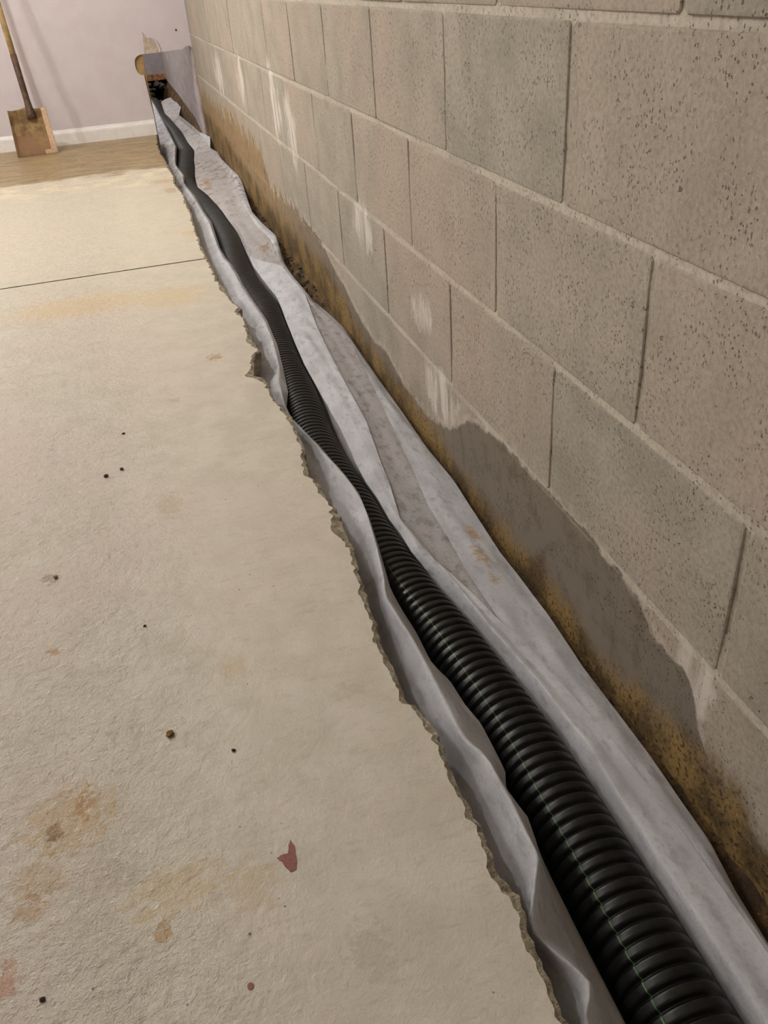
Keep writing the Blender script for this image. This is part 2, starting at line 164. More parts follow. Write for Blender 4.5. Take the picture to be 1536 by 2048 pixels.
def floor_material():
    M = NT('slab_concrete'); x, y, z = M.sep()
    big = M.noise(2.6, 3); mid = M.noise(14, 5, .6); streak = M.noise(1, 5, .6, M.scale((30, 110, 1))); fine = M.noise(260, 3, .6)
    base = M.mix(M.ramp(mid, .3, .7), srgb(192, 185, 170), srgb(206, 199, 186))
    lft = M.ramp(x, -.45, -.85)
    base = M.mix(M.math('MULTIPLY', M.ramp(big, .42, .62), M.ramp(x, -.35, -.75, .25, .75)), base, srgb(204, 190, 180))
    base = M.mix(M.math('MULTIPLY', M.ramp(y, .6, 2.6), .5), base, srgb(217, 208, 186))
    base = M.mix(M.ramp(streak, .54, .70, 0, .28), base, srgb(160, 149, 130))
    base = M.mix(M.math('MULTIPLY', M.ramp(M.noise(60, 4, .7), .54, .68), M.ramp(x, -.5, -.7, .12, .55)), base, srgb(172, 158, 142))
    base = M.mix(M.math('MULTIPLY', M.ramp(M.noise(75, 3, .7), .60, .72), M.ramp(x, -.45, -.75, .05, .7)), base, srgb(226, 216, 204))
    base = M.mix(M.ramp(fine, .55, .75, 0, .25), base, srgb(140, 128, 108))
    v = M.voro(34); pick = M.math('GREATER_THAN', M.sep(v.outputs['Color'])[1], .84)
    dots = M.math('MULTIPLY', M.ramp(v.outputs['Distance'], .02, .045, 1, 0), pick); base = M.mix(M.math('MULTIPLY', dots, .8), base, srgb(70, 55, 40))
    v2 = M.voro(95); pk2 = M.math('GREATER_THAN', M.sep(v2.outputs['Color'])[1], .93)
    d2 = M.math('MULTIPLY', M.math('MULTIPLY', M.ramp(v2.outputs['Distance'], .08, .16, 1, 0), pk2), M.ramp(M.noise(5, 2), .5, .6))
    base = M.mix(M.math('MULTIPLY', d2, .8), base, srgb(70, 56, 44))
    # rust and clay stains with shapes of their own
    wx = M.math('MULTIPLY', M.math('SUBTRACT', M.noise(75, 5, .72), .5), 7.5)
    def stain(px, py, rx, ry, col, k):
        a = M.math('DIVIDE', M.math('SUBTRACT', x, px), rx); b = M.math('DIVIDE', M.math('SUBTRACT', y, py), ry)
        d = M.math('ADD', M.math('ADD', M.math('MULTIPLY', a, a), M.math('MULTIPLY', b, b)), wx)
        return M.math('MULTIPLY', M.ramp(d, 1.25, .25), k * .85), col
    RU = srgb(168, 128, 76); DK = srgb(126, 92, 50); GY = srgb(150, 140, 126)
    for q in ((-.705, -.275, .05, .045, srgb(186, 160, 120), .75), (-.721, -.290, .010, .014, DK, .9), (-.690, -.258, .010, .022, RU, .8), (-.735, -.345, .03, .03, srgb(180, 154, 118), .6),
              (-.742, -.372, .016, .016, RU, .5), (-.616, -.438, .008, .012, RU, .8), (-.60, -.40, .05, .03, srgb(196, 172, 132), .6), (-.53, -.42, .03, .03, srgb(188, 164, 128), .5),
              (-.392, .984, .018, .022, RU, .8), (-.504, .781, .012, .016, srgb(186, 160, 112), .7), (-.71, 1.55, .2, .10, srgb(206, 176, 118), .6), (-.45, 1.50, .1, .10, srgb(206, 178, 122), .5),
              (-.765, -.44, .02, .02, srgb(178, 118, 88), .7), (-.365, -.194, .022, .018, srgb(170, 160, 142), .45), (-.744, .20, .014, .014, DK, .6), (-.734, .02, .010, .008, RU, .8),
              (-.55, .34, .02, .04, srgb(176, 158, 126), .5), (-.50, -.10, .02, .02, srgb(196, 168, 124), .5), (-.34, 2.98, .03, .06, RU, .6), (-.36, 3.2, .05, .05, srgb(190, 150, 90), .6),
              (-.43, -.52, .022, .03, srgb(160, 148, 134), .35), (-.66, -.36, .03, .02, srgb(170, 154, 140), .4), (-.33, 2.2, .04, .04, srgb(200, 168, 110), .5)):
        f, c = stain(*q); base = M.mix(f, base, c)
    # damp far end
    edge = M.math('ADD', y, M.math('MULTIPLY', M.math('SUBTRACT', M.noise(1, 4, .6, M.scale((5, 9, 1))), .5), .5))
    damp = M.ramp(edge, 3.5, 3.6); dc = M.mix(M.ramp(M.noise(1, 4, .6, M.scale((6, 22, 1))), .35, .65), srgb(168, 144, 102), srgb(132, 111, 74))
    salt = M.math('MULTIPLY', M.ramp(edge, 3.05, 3.35), M.ramp(edge, 3.55, 3.45)); base = M.mix(M.math('MULTIPLY', salt, M.ramp(M.noise(1, 4, .6, M.scale((9, 9, 1))), .45, .6, 0, .8)), base, srgb(232, 220, 190))
    base = M.mix(M.math('MULTIPLY', damp, .9), base, dc)
    h = M.math('ADD', M.math('MULTIPLY', fine, .35), M.math('MULTIPLY', M.noise(62, 5, .7), M.ramp(x, -.45, -.7, .8, 4.5)))
    rg = M.math('SUBTRACT', M.ramp(M.noise(40, 3), .35, .65, .44, .58), M.ramp(x, -.5, -.75, 0, .10))
    return M.fin(base, rg, M.bump(h, .0020, .8), Specular_IOR_Level=.5)
MAT_SLAB = floor_material()

def broken_material():
    M = NT('broken_concrete'); n = M.noise(150, 4, .7); m = M.noise(45, 4, .6); y = M.sep()[1]
    b = M.mix(M.ramp(m, .35, .65), srgb(176, 164, 142), srgb(132, 120, 102)); b = M.mix(M.ramp(n, .55, .7, 0, .6), b, srgb(84, 74, 62))
    b = M.mix(M.ramp(M.noise(190, 2), .62, .7, 0, .6), b, srgb(214, 206, 190))
    b = M.mix(M.math('MULTIPLY', M.ramp(y, 3.75, 3.95), .9), b, M.mix(M.ramp(m, .4, .6), srgb(92, 80, 38), srgb(52, 44, 24)))
    return M.fin(b, .95, M.bump(M.math('ADD', n, m), .006, 1.0))
MAT_BROKEN = broken_material()

def soil_material():
    M = NT('wet_clay_soil'); n = M.noise(120, 5, .7); m = M.noise(20, 4, .6)
    b = M.mix(M.ramp(m, .38, .62), srgb(112, 84, 44), srgb(66, 48, 28)); b = M.mix(M.ramp(n, .5, .66, 0, .8), b, srgb(34, 26, 16))
    b = M.mix(M.ramp(M.noise(170, 2), .66, .72, 0, .6), b, srgb(170, 148, 108))
    return M.fin(b, .8, M.bump(n, .006, 1.0))
MAT_SOIL = soil_material()

def fabric_material(name, c1, c2, c3, alpha, mott):
    M = NT(name); fib = M.noise(1, 4, .65, M.scale((420, 150, 420))); fib2 = M.noise(1, 3, .6, M.scale((120, 420, 200)))
    m = M.noise(1, 5, .65, M.scale((30, 15, 30))); g = M.noise(1, 3, .6, M.scale((60, 30, 60))); x, y, z = M.sep()
    b = M.mix(M.ramp(m, .35, .65), c1, c2); fade = M.ramp(y, 1.6, 3.0, 1.0, .30); b = M.mix(M.math('MULTIPLY', M.ramp(g, .48, .68, 0, mott), fade), b, c3)
    f = M.math('ADD', M.math('MULTIPLY', fib, .5), M.math('MULTIPLY', fib2, .5)); b = M.mix(M.ramp(f, .52, .66, 0, .35), b, c3)
    # mud soaked into the far length, and three rust drips
    mud = M.math('MULTIPLY', M.ramp(y, 2.3, 2.9), M.ramp(M.noise(22, 4, .7), .50, .66)); b = M.mix(M.math('MULTIPLY', mud, .75), b, srgb(138, 116, 92))
    for (px, py, rx, ry) in ((-.048, .185, .012, .04), (-.062, .120, .014, .04), (-.066, .05, .008, .02), (-.15, 3.35, .02, .16), (-.09, 2.08, .02, .05)):
        a = M.math('DIVIDE', M.math('SUBTRACT', x, px), rx); c = M.math('DIVIDE', M.math('SUBTRACT', y, py), ry)
        d = M.math('ADD', M.math('ADD', M.math('MULTIPLY', a, a), M.math('MULTIPLY', c, c)), M.math('MULTIPLY', M.math('SUBTRACT', M.noise(70, 5, .7), .5), 6.0))
        b = M.mix(M.ramp(d, 1.3, -.6, 0, .8), b, srgb(182, 144, 82))
    M.fin(b, .75, M.bump(M.math('MULTIPLY', M.math('ADD', f, M.math('MULTIPLY', m, .8)), M.ramp(y, 1.2, 3.2, 1.0, .2)), .0012, .6), Specular_IOR_Level=.35)
    tl = M.n('ShaderNodeBsdfTranslucent'); M.put(tl.inputs[0], b)
    mx = M.n('ShaderNodeMixShader'); mx.inputs[0].default_value = .22; M.l(M.p.outputs[0], mx.inputs[1]); M.l(tl.outputs[0], mx.inputs[2])
    tr = M.n('ShaderNodeBsdfTransparent'); m2 = M.n('ShaderNodeMixShader')
    M.put(m2.inputs[0], M.ramp(M.math('ADD', m, M.math('MULTIPLY', M.math('SUBTRACT', f, .5), .8)), .25, .75, 1 - alpha[0], 1 - alpha[1]) if alpha[1] > .8 else M.math('MULTIPLY', M.ramp(M.math('ADD', m, M.math('MULTIPLY', M.math('SUBTRACT', f, .5), .8)), .25, .75, 1 - alpha[0], 1 - alpha[1]), fade))
    M.l(mx.outputs[0], m2.inputs[1]); M.l(tr.outputs[0], m2.inputs[2]); M.l(m2.outputs[0], M.out.inputs[0])
    return M.m
MAT_FAB1 = fabric_material('single_fabric', srgb(198, 194, 194), srgb(220, 217, 220), srgb(150, 140, 136), (.90, .58), .5)
MAT_FAB2 = fabric_material('doubled_fabric', srgb(202, 203, 210), srgb(232, 233, 239), srgb(166, 164, 170), (1.0, .93), .55)
MAT_LINER = fabric_material('liner_fabric', srgb(196, 192, 192), srgb(212, 208, 210), srgb(160, 152, 150), (.96, .88), .4)

def pipe_material():
    M = NT('black_plastic'); n = M.noise(40, 4, .6); d = M.noise(500, 2); y = M.sep()[1]
    b = M.mix(M.ramp(n, .4, .7), (.004, .004, .0045), (.009, .009, .0095)); b = M.mix(M.ramp(d, .70, .74, 0, .35), b, (.16, .15, .14))
    far_grey = M.math('MULTIPLY', M.ramp(y, 1.8, 2.6), .55); b = M.mix(far_grey, b, srgb(62, 64, 64))  # pipe turns greyer towards the far end
    return M.fin(b, M.ramp(n, .3, .7, .34, .46), M.bump(n, .0006, .3), Specular_IOR_Level=.32)
MAT_PIPE = pipe_material()
def plain(name, c, rough=.6, c2=None, sc=30, bmp=0.0, **kw):
    M = NT(name); col = c
    if c2: col = M.mix(M.ramp(M.noise(sc, 4, .6), .4, .6), c, c2)
    return M.fin(col, rough, M.bump(M.noise(sc * 3, 4, .6), bmp, .8) if bmp else None, **kw)
MAT_STRIPE = plain('green_stripe', srgb(86, 120, 62), .5, srgb(60, 104, 66), 60)
MAT_DRYWALL = plain('lavender_drywall', srgb(214, 205, 209), .75, srgb(210, 200, 205), 8, .0004)
MAT_DIRTYWALL = plain('dirty_lavender_paint', srgb(200, 190, 192), .8, srgb(180, 168, 166), 14, .001)
MAT_TRIM = plain('white_trim_paint', srgb(242, 238, 237), .4, srgb(236, 231, 229), 20)
MAT_WHITE = plain('white_wall_paint', srgb(190, 184, 182), .8, srgb(186, 180, 178), 5)
MAT_CEIL = plain('ceiling_paint', srgb(206, 200, 192), .85, srgb(222, 216, 206), 5)
MAT_SHADED = plain('shaded_lavender_paint', srgb(148, 141, 144), .8, srgb(158, 150, 152), 14)  # lavender paint with the end wall's shade mixed into its colour
MAT_WOOD = plain('pine_wood', srgb(176, 146, 96), .8, srgb(156, 126, 80), 25, .001)
MAT_RUSTW = plain('wet_board', srgb(170, 130, 92), .8, srgb(120, 80, 50), 30, .003)
MAT_PAPER = plain('torn_paper', srgb(198, 182, 168), .9, srgb(180, 162, 146), 50, .001)
MAT_DARK = plain('dark_rubble', srgb(84, 72, 60), .9, srgb(46, 38, 32), 40, .01)
MAT_RED = plain('red_paint', srgb(122, 66, 58), .55, srgb(136, 82, 72), 300)
MAT_CLOD = plain('dried_clay', srgb(128, 96, 56), .95, srgb(96, 70, 42), 200, .001)
MAT_CLODD = plain('dark_crumb', srgb(70, 52, 36), .95, srgb(46, 36, 28), 200, .001)
def shovel_material():
    M = NT('muddy_steel'); n = M.noise(18, 5, .65); m = M.noise(60, 4, .6); z = M.sep()[2]
    b = M.mix(M.ramp(n, .38, .62), srgb(150, 124, 86), srgb(104, 80, 48)); b = M.mix(M.math('MULTIPLY', M.ramp(z, .14, .05), M.ramp(n, .3, .55)), b, srgb(146, 112, 86))
    b = M.mix(M.ramp(m, .55, .7, 0, .5), b, srgb(112, 84, 54))
    return M.fin(b, .85, M.bump(M.math('ADD', n, m), .003, .8))
MAT_BLADE = shovel_material()
MAT_LIP = plain('lit_pink_mud', srgb(206, 176, 148), .9, srgb(190, 158, 128), 60, .002)  # pinkish mud tone, made paler for light falling on the raised lip
MAT_SOCKET = plain('rusted_steel', srgb(96, 74, 56), .6, srgb(70, 50, 40), 40, .001, Metallic=.2)
MAT_HANDLE = plain('worn_ash_wood', srgb(190, 166, 118), .7, srgb(160, 132, 88), 18, .0006)

# ------------------------------------------------------------------ mesh helpers
def link(name, verts, faces, mats, parent=None, smooth=False, fmat=None, kind=None):
    me = bpy.data.meshes.new(name); me.from_pydata([tuple(v) for v in verts], [], faces)
    for m in (mats if isinstance(mats, (list, tuple)) else [mats]): me.materials.append(m)
    if fmat is not None: me.polygons.foreach_set('material_index', np.array(fmat, dtype=np.int32))
    if smooth: me.polygons.foreach_set('use_smooth', np.ones(len(me.polygons), dtype=bool))
    me.update(); o = bpy.data.objects.new(name, me); COL.objects.link(o)
    if parent: o.parent = parent
    if kind: o['kind'] = kind
    return o
def from_bm(name, bm, mat, parent=None, smooth=False, kind=None):
    bmesh.ops.recalc_face_normals(bm, faces=bm.faces)
    me = bpy.data.meshes.new(name); bm.to_mesh(me); bm.free(); me.materials.append(mat)
    if smooth: me.polygons.foreach_set('use_smooth', np.ones(len(me.polygons), dtype=bool))
    o = bpy.data.objects.new(name, me); COL.objects.link(o)
    if parent: o.parent = parent
    if kind: o['kind'] = kind
    return o
def empty(name, loc=(0, 0, 0)):
    o = bpy.data.objects.new(name, None); COL.objects.link(o); o.location = loc; o.empty_display_size = .1; return o
def tag(o, label, cat, group=None):
    o['label'] = label; o['category'] = cat
    if group: o['group'] = group
    return o
def box(bm, lo, hi, bevel=0.0):
    r = bmesh.ops.create_cube(bm, size=1.0); vs = r['verts']
    for v in vs: v.co = Vector([(lo[i] + hi[i]) / 2 + v.co[i] * (hi[i] - lo[i]) for i in range(3)])
    if bevel: bmesh.ops.bevel(bm, geom=list({e for v in vs for e in v.link_edges}), offset=bevel, segments=1, affect='EDGES')
def box_obj(name, lo, hi, mat, parent=None, bevel=0.0, kind=None):
    bm = bmesh.new(); box(bm, lo, hi, bevel); return from_bm(name, bm, mat, parent, kind=kind)
def grid_faces(nr, nc, flip=False):
    f = []
    for i in range(nr - 1):
        for j in range(nc - 1):
            a = i * nc + j; q = (a, a + 1, a + nc + 1, a + nc); f.append(q[::-1] if flip else q)
    return f
def nz(x, y, z=0.0): return noise.noise(Vector((x, y, z)))

# ------------------------------------------------------------------ structure: block wall
CH, BL, J, JH = .2032, .4064, .0102, .0078          # course height, block pitch, joint
Y0, Y1, ZT = -2.2, 4.645, 2.4
Z4 = .70 - 4 * CH                         # bottom of the lowest course
def mortar_wall():
    ys = np.arange(Y0, Y1 + .001, .02); ys[-1] = Y1; zs = np.arange(Z4 - .10, 1.0, .0101); zs = np.append(zs, [1.4, ZT])
    vs = [(max(.0005, .0019 + .0042 * nz(y * 2.3, z * 7, 1) + .0010 * nz(y * 30, z * 40, 2)), y, z) for y in ys for z in zs]
    f = grid_faces(len(ys), len(zs), True); k = len(vs); nz_ = len(zs)
    vs += [(.2, Y0, zs[0]), (.2, Y0, ZT), (.2, Y1, zs[0]), (.2, Y1, ZT)]
    f += [(k, k + 1, k + 3, k + 2)]
    return link('wall_right', vs, f, MAT_MORTAR, smooth=True, kind='structure')
WALL = mortar_wall()
def block_mesh(w):
    """front face with worn arrises, 0..w along y and one course high"""
    bm = bmesh.new(); h = CH - J; d = .06; e = .0022
    ring = []
    for (xx, ins) in ((d, 0), (e * .9, 0), (.0004, e * .55), (0, e * 1.6)):
        c = []
        pts = [(ins, ins), (w - ins, ins), (w - ins, h - ins), (ins, h - ins)]
        rr = .004
        for k, (py, pz) in enumerate(pts):       # clipped corners
            sy = 1 if k in (0, 3) else -1; sz = 1 if k in (0, 1) else -1
            a = (py, pz + sz * rr); b = (py + sy * rr, pz)
            c += [a, b] if k in (0, 2) else [b, a]
        ring.append([bm.verts.new((xx, p[0], p[1])) for p in c])
    for a, b in zip(ring, ring[1:]):
        for k in range(8): bm.faces.new((a[k], a[(k + 1) % 8], b[(k + 1) % 8], b[k]))
    bm.faces.new(ring[-1])
    bmesh.ops.recalc_face_normals(bm, faces=bm.faces)
    me = bpy.data.meshes.new('concrete_block'); bm.to_mesh(me); bm.free(); me.materials.append(MAT_BLOCK); return me
FULL = block_mesh(BL - JH); CUT = {}
rng = random.Random(3)
for c in range(-8, 4):                    # course c spans J(c)..J(c+1) downwards from z=.70
    zt = .70 - c * CH; zb = zt - CH
    if zb > ZT - .05: continue
    off = 0.0 if c % 2 == 0 else -BL / 2
    k = math.floor((Y0 - off) / BL)
    while off + k * BL < Y1 - .02:
        a = max(off + k * BL + JH / 2, Y0); b = min(off + (k + 1) * BL - JH / 2, Y1)
        if b - a > .03:
            if c == 3: a, b = max(a - JH / 2 - .0012, Y0), min(b + JH / 2 + .0012, Y1)     # flush, parged joints in the lowest course
            w = round(b - a, 4)
            me = FULL if abs(w - (BL - JH)) < 1e-4 else CUT.setdefault(w, block_mesh(w))
            o = bpy.data.objects.new('concrete_block', me); COL.objects.link(o); o.parent = WALL
            o.location = (rng.uniform(-.0010, .0004) if c != 3 else 0, a, zb + J / 2); o.rotation_euler = (0, 0, rng.uniform(-.0018, .0018) if c != 3 else 0)
            o['kind'] = 'structure'
        k += 1

# ------------------------------------------------------------------ structure: slab floor with the broken edge
EY = np.array([p[0] for p in EDGE][::-1]); EX = np.array([p[1] for p in EDGE][::-1])
def edge_x(y):
    b = float(np.interp(y, EY, EX)); 
    return b + .0030 * nz(y * 34, 1) + .0034 * nz(y * 90, 5) + .0055 * (abs(nz(y * 46, 9)) - .2) + .0022 * nz(y * 190, 2)
FLOOR = empty('floor'); FLOOR['kind'] = 'structure'
XL = -4.0
def slab(ya, yb, parent):
    step = .006; ys = list(np.arange(ya, yb, step)) + [yb]; v = []; f = []; fm = []
    cols = 13
    for y in ys:
        e = edge_x(y); sp = .007 + .024 * max(0, nz(y * 9, 3, 3)) ** 1.5 + .010 * max(0, nz(y * 40, 8)); 
        chip = .35 + .65 * abs(nz(y * 22, 6))
        jx = lambda k: .006 * nz(y * 60, k, 2) + .003 * nz(y * 150, k, 4)
        jz = lambda k: .004 * nz(y * 70, k, 7)
        end = (y - ya < .004 or yb - y < .004)
        r = [(XL, 0), (-1.2, 0), (-.7, 0), (e - sp - .05, 0), (e - sp, -.0006), (e - sp * .55, -.0025 * chip - .0015 + jz(1) * .4), (e - .001, -.007 * chip - .001 + jz(2) * .5),
             (e, -.014 + jz(3)), (e - .004 + jx(4), -.030 + jz(4)), (e - .008 + jx(5), -.052 + jz(5)), (e - .014 + jx(6), -.075 + jz(6)), (e - .025 + jx(7), -.1), (XL, -.1)]
        v += [(p[0], y, p[1]) for p in r]
    n = len(ys)
    for i in range(n - 1):
        for j in range(cols):
            a = i * cols + j; b = i * cols + (j + 1) % cols; f.append((a, b, b + cols, a + cols)[::-1]); fm.append(1 if 4 <= j <= 10 else 0)
    f.append(tuple(range(cols))); fm.append(1); f.append(tuple(range((n - 1) * cols, n * cols))[::-1]); fm.append(1)
    o = link('floor_slab', v, f, [MAT_SLAB, MAT_BROKEN], parent, fmat=fm, kind='structure')
    return o
SJ = 1.842                                 # control joint
slab(-2.2, SJ - .005, FLOOR); slab(SJ + .005, 4.655, FLOOR)
# the sawn joint leans a little towards the far side on the left: filled bottom
box_obj('joint_filler', (XL, SJ - .0055, -.09), (-.33, SJ + .0055, -.010), MAT_DARK, FLOOR, kind='structure')
def patch(name, pts, z, mat, parent, kind='structure', sub=0.0004):
    bm = bmesh.new(); vs = [bm.verts.new((p[0], p[1], z)) for p in pts]; fc = bm.faces.new(vs)
    bmesh.ops.extrude_face_region(bm, geom=[fc]); 
    for q in vs: q.co.z = z - sub
    return from_bm(name, bm, mat, parent, kind=kind)
def rough_outline(pts, amp, n=4, seed=0):
    out = []
    for i, p in enumerate(pts):
        q = pts[(i + 1) % len(pts)]
        for k in range(n):
            t = k / n; x = p[0] + (q[0] - p[0]) * t; y = p[1] + (q[1] - p[1]) * t
            out.append((x + amp * nz(x * 900, y * 900, seed), y + amp * nz(x * 900, y * 900, seed + 9)))
    return out
patch('paint_spot', rough_outline([(-.4790, -.3815), (-.4768, -.392), (-.4778, -.407), (-.4805, -.4175), (-.4858, -.419), (-.491, -.410), (-.4928, -.404), (-.4968, -.3985), (-.4915, -.396), (-.4850, -.3965), (-.4822, -.387)], .0008), .0005, MAT_RED, FLOOR)['label'] = 'dark red paint spot'
patch('paint_spot', [(-.5432 + .0030 * math.cos(a), -.5185 + .0036 * math.sin(a)) for a in np.linspace(0, 6.28, 14)[:-1]], .0005, MAT_RED, FLOOR)['label'] = 'round dark red paint drop'
patch('paint_spot', [(-.5362 + .0013 * math.cos(a), -.4695 + .0014 * math.sin(a)) for a in np.linspace(0, 6.28, 10)[:-1]], .0005, MAT_RED, FLOOR)['label'] = 'tiny dark red paint drop'

# ------------------------------------------------------------------ structure: trench bed
def trench():
    ys = np.arange(-2.2, 8.0, .02); xs = np.concatenate([np.arange(-.62, -.36, .04), np.arange(-.36, -.0, .011), [0.004]]); v = []
    for y in ys:
        k = float(np.interp(y, [1.2, 1.8, 4.5, 5.2], [0, 1, 1, 2]))
        sh = np.interp(k, [0, 1, 2], [-.122, -.088, .012]); sh2 = np.interp(k, [0, 1, 2], [-.135, -.105, -.030])
        for x in xs:
            z = np.interp(x, [-.62, -.35, -.315, -.285, -.10, -.065, -.03, 0], [-.104, -.104, -.14, -.178, -.178, -.15, sh2, sh])
            a = .008 if x > -.06 else .003
            z += a * nz(x * 26, y * 26, 3) + a * .8 * nz(x * 70, y * 70, 5)
            v.append((x, y, z))
    return link('floor_trench_bed', v, grid_faces(len(ys), len(xs), True), MAT_SOIL, smooth=True, kind='structure')
trench()

# ------------------------------------------------------------------ structure: back partition with the cut opening, room shell
def extrude_poly(name, pts, ya, yb, mat, parent=None, kind=None):
    bm = bmesh.new(); vs = [bm.verts.new((p[0], ya, p[1])) for p in pts]; fc = bm.faces.new(vs)
    r = bmesh.ops.extrude_face_region(bm, geom=[fc])
    for q in r['geom']:
        if isinstance(q, bmesh.types.BMVert): q.co.y = yb
    bmesh.ops.triangulate(bm, faces=[f for f in bm.faces if len(f.verts) > 4])
    return from_bm(name, bm, mat, parent, kind=kind)
opening = [(-.2855, -.10), (-.287, .08), (-.2925, .20), (-.298, .316), (-.312, .317), (-.326, .328), (-.334, .347), (-.337, .370), (-.332, .396), (-.318, .412), (-.300, .419), (-.278, .421), (-.19, .421), (-.11, .425),
           (-.055, .426), (-.046, .433), (-.030, .440), (-.010, .439), (-.006, .431), (0.0, .431)]
WB = extrude_poly('wall_back', [(XL, -.10)] + opening + [(0.0, ZT), (XL, ZT)], 4.645, 4.658, MAT_DRYWALL, kind='structure')
box_obj('wall_stud', (-.372, 4.6585, -.09), (-.284, 4.747, ZT), MAT_WOOD, WB, .002, kind='structure')
extrude_poly('drywall_sheet', [(XL, -.10), (-.30, -.10), (-.30, .46), (0.0, .46), (0.0, ZT), (XL, ZT)], 4.748, 4.76, MAT_DRYWALL, WB, kind='structure')
# torn facing paper, peeled off upward, with a curled right side
tear = [(-.2633, .534), (-.2605, .515), (-.2628, .502), (-.2665, .47), (-.2725, .4215), (-.1875, .4215), (-.1905, .440), (-.1918, .456), (-.198, .470), (-.2032, .478), (-.214, .4865), (-.2215, .4905), (-.234, .4945), (-.2435, .503), (-.2515, .519)]
tp = extrude_poly('torn_paper', tear, 4.6438, 4.645, MAT_PAPER, WB, kind='structure'); tp['label'] = 'torn brown drywall paper'
cv = []
crl = [(-.1875, .4215), (-.1918, .456), (-.2032, .478), (-.2215, .4905), (-.234, .4945)]
for (a, b) in crl: cv += [(a, 4.6438, b), (a + .003, 4.639, b + .003), (a + .008, 4.638, b + .004), (a + .011, 4.641, b + .004)]
link('paper_curl', cv, grid_faces(5, 4), MAT_DRYWALL, WB, kind='structure')
bm = bmesh.new(); bmesh.ops.create_cone(bm, segments=10, radius1=.006, radius2=.004, depth=.004, cap_ends=True); bmesh.ops.rotate(bm, verts=bm.verts, matrix=Matrix.Rotation(math.pi / 2, 3, 'X')); bmesh.ops.translate(bm, verts=bm.verts, vec=(-.072, 4.6435, .524))
from_bm('screw_head', bm, MAT_SOCKET, WB, kind='structure')
# baseboard: profile swept along x, gap behind the trench
prof = [(0, 0), (-.014, 0), (-.014, .058), (-.0125, .066), (-.008, .072), (-.006, .0785), (-.003, .081), (0, .081)]
bv = []
for xx in (XL, -.2905): bv += [(xx, 4.645 + a, b) for a, b in prof]
bf = [(i, (i + 1) % 8, 8 + (i + 1) % 8, 8 + i) for i in range(8)] + [tuple(range(8)), tuple(range(15, 7, -1))]
link('baseboard_back', bv, bf, MAT_TRIM, kind='structure')
box_obj('wall_left', (XL - .1, -2.3, -.1), (XL, 8.0, ZT), MAT_WHITE, kind='structure')
box_obj('wall_front', (XL, -2.35, -.1), (.2, -2.2, ZT), MAT_WHITE, kind='structure')
box_obj('ceiling', (XL - .1, -2.35, ZT), (.3, 8.1, ZT + .1), MAT_CEIL, kind='structure')
# beyond the partition: the block wall goes on under lavender paint, then an end wall
wv = []
ysb = np.linspace(4.662, 7.62, 60); 
for y in ysb:
    zb = float(np.interp(y, [4.66, 4.92, 5.44, 6.36, 7.7], [-.075, -.058, -.003, .018, .020])) + .006 * nz(y * 14, 2) + .003 * nz(y * 50, 3)
    wv += [(-.008, y, zb), (-.008, y, .6), (-.008, y, ZT), (.08, y, ZT), (.08, y, zb)]
wf = []
for i in range(len(ysb) - 1):
    for j in range(5):
        a = i * 5 + j; b = i * 5 + (j + 1) % 5; wf.append((a, b, b + 5, a + 5)[::-1])
wf += [(0, 1, 2, 3, 4)]
WP = link('wall_right_beyond', wv, wf, MAT_DIRTYWALL, kind='structure')
WE = box_obj('wall_back_beyond', (XL, 7.6, .081), (0, 7.72, ZT), MAT_SHADED, kind='structure')
box_obj('trim_1', (-1.5, 7.585, .028), (-.004, 7.6, .081), MAT_RUSTW, bevel=.004, kind='structure')
box_obj('floor_beyond', (XL, 4.70, -.1), (-.300, 7.6, -.004), MAT_BROKEN, kind='structure')

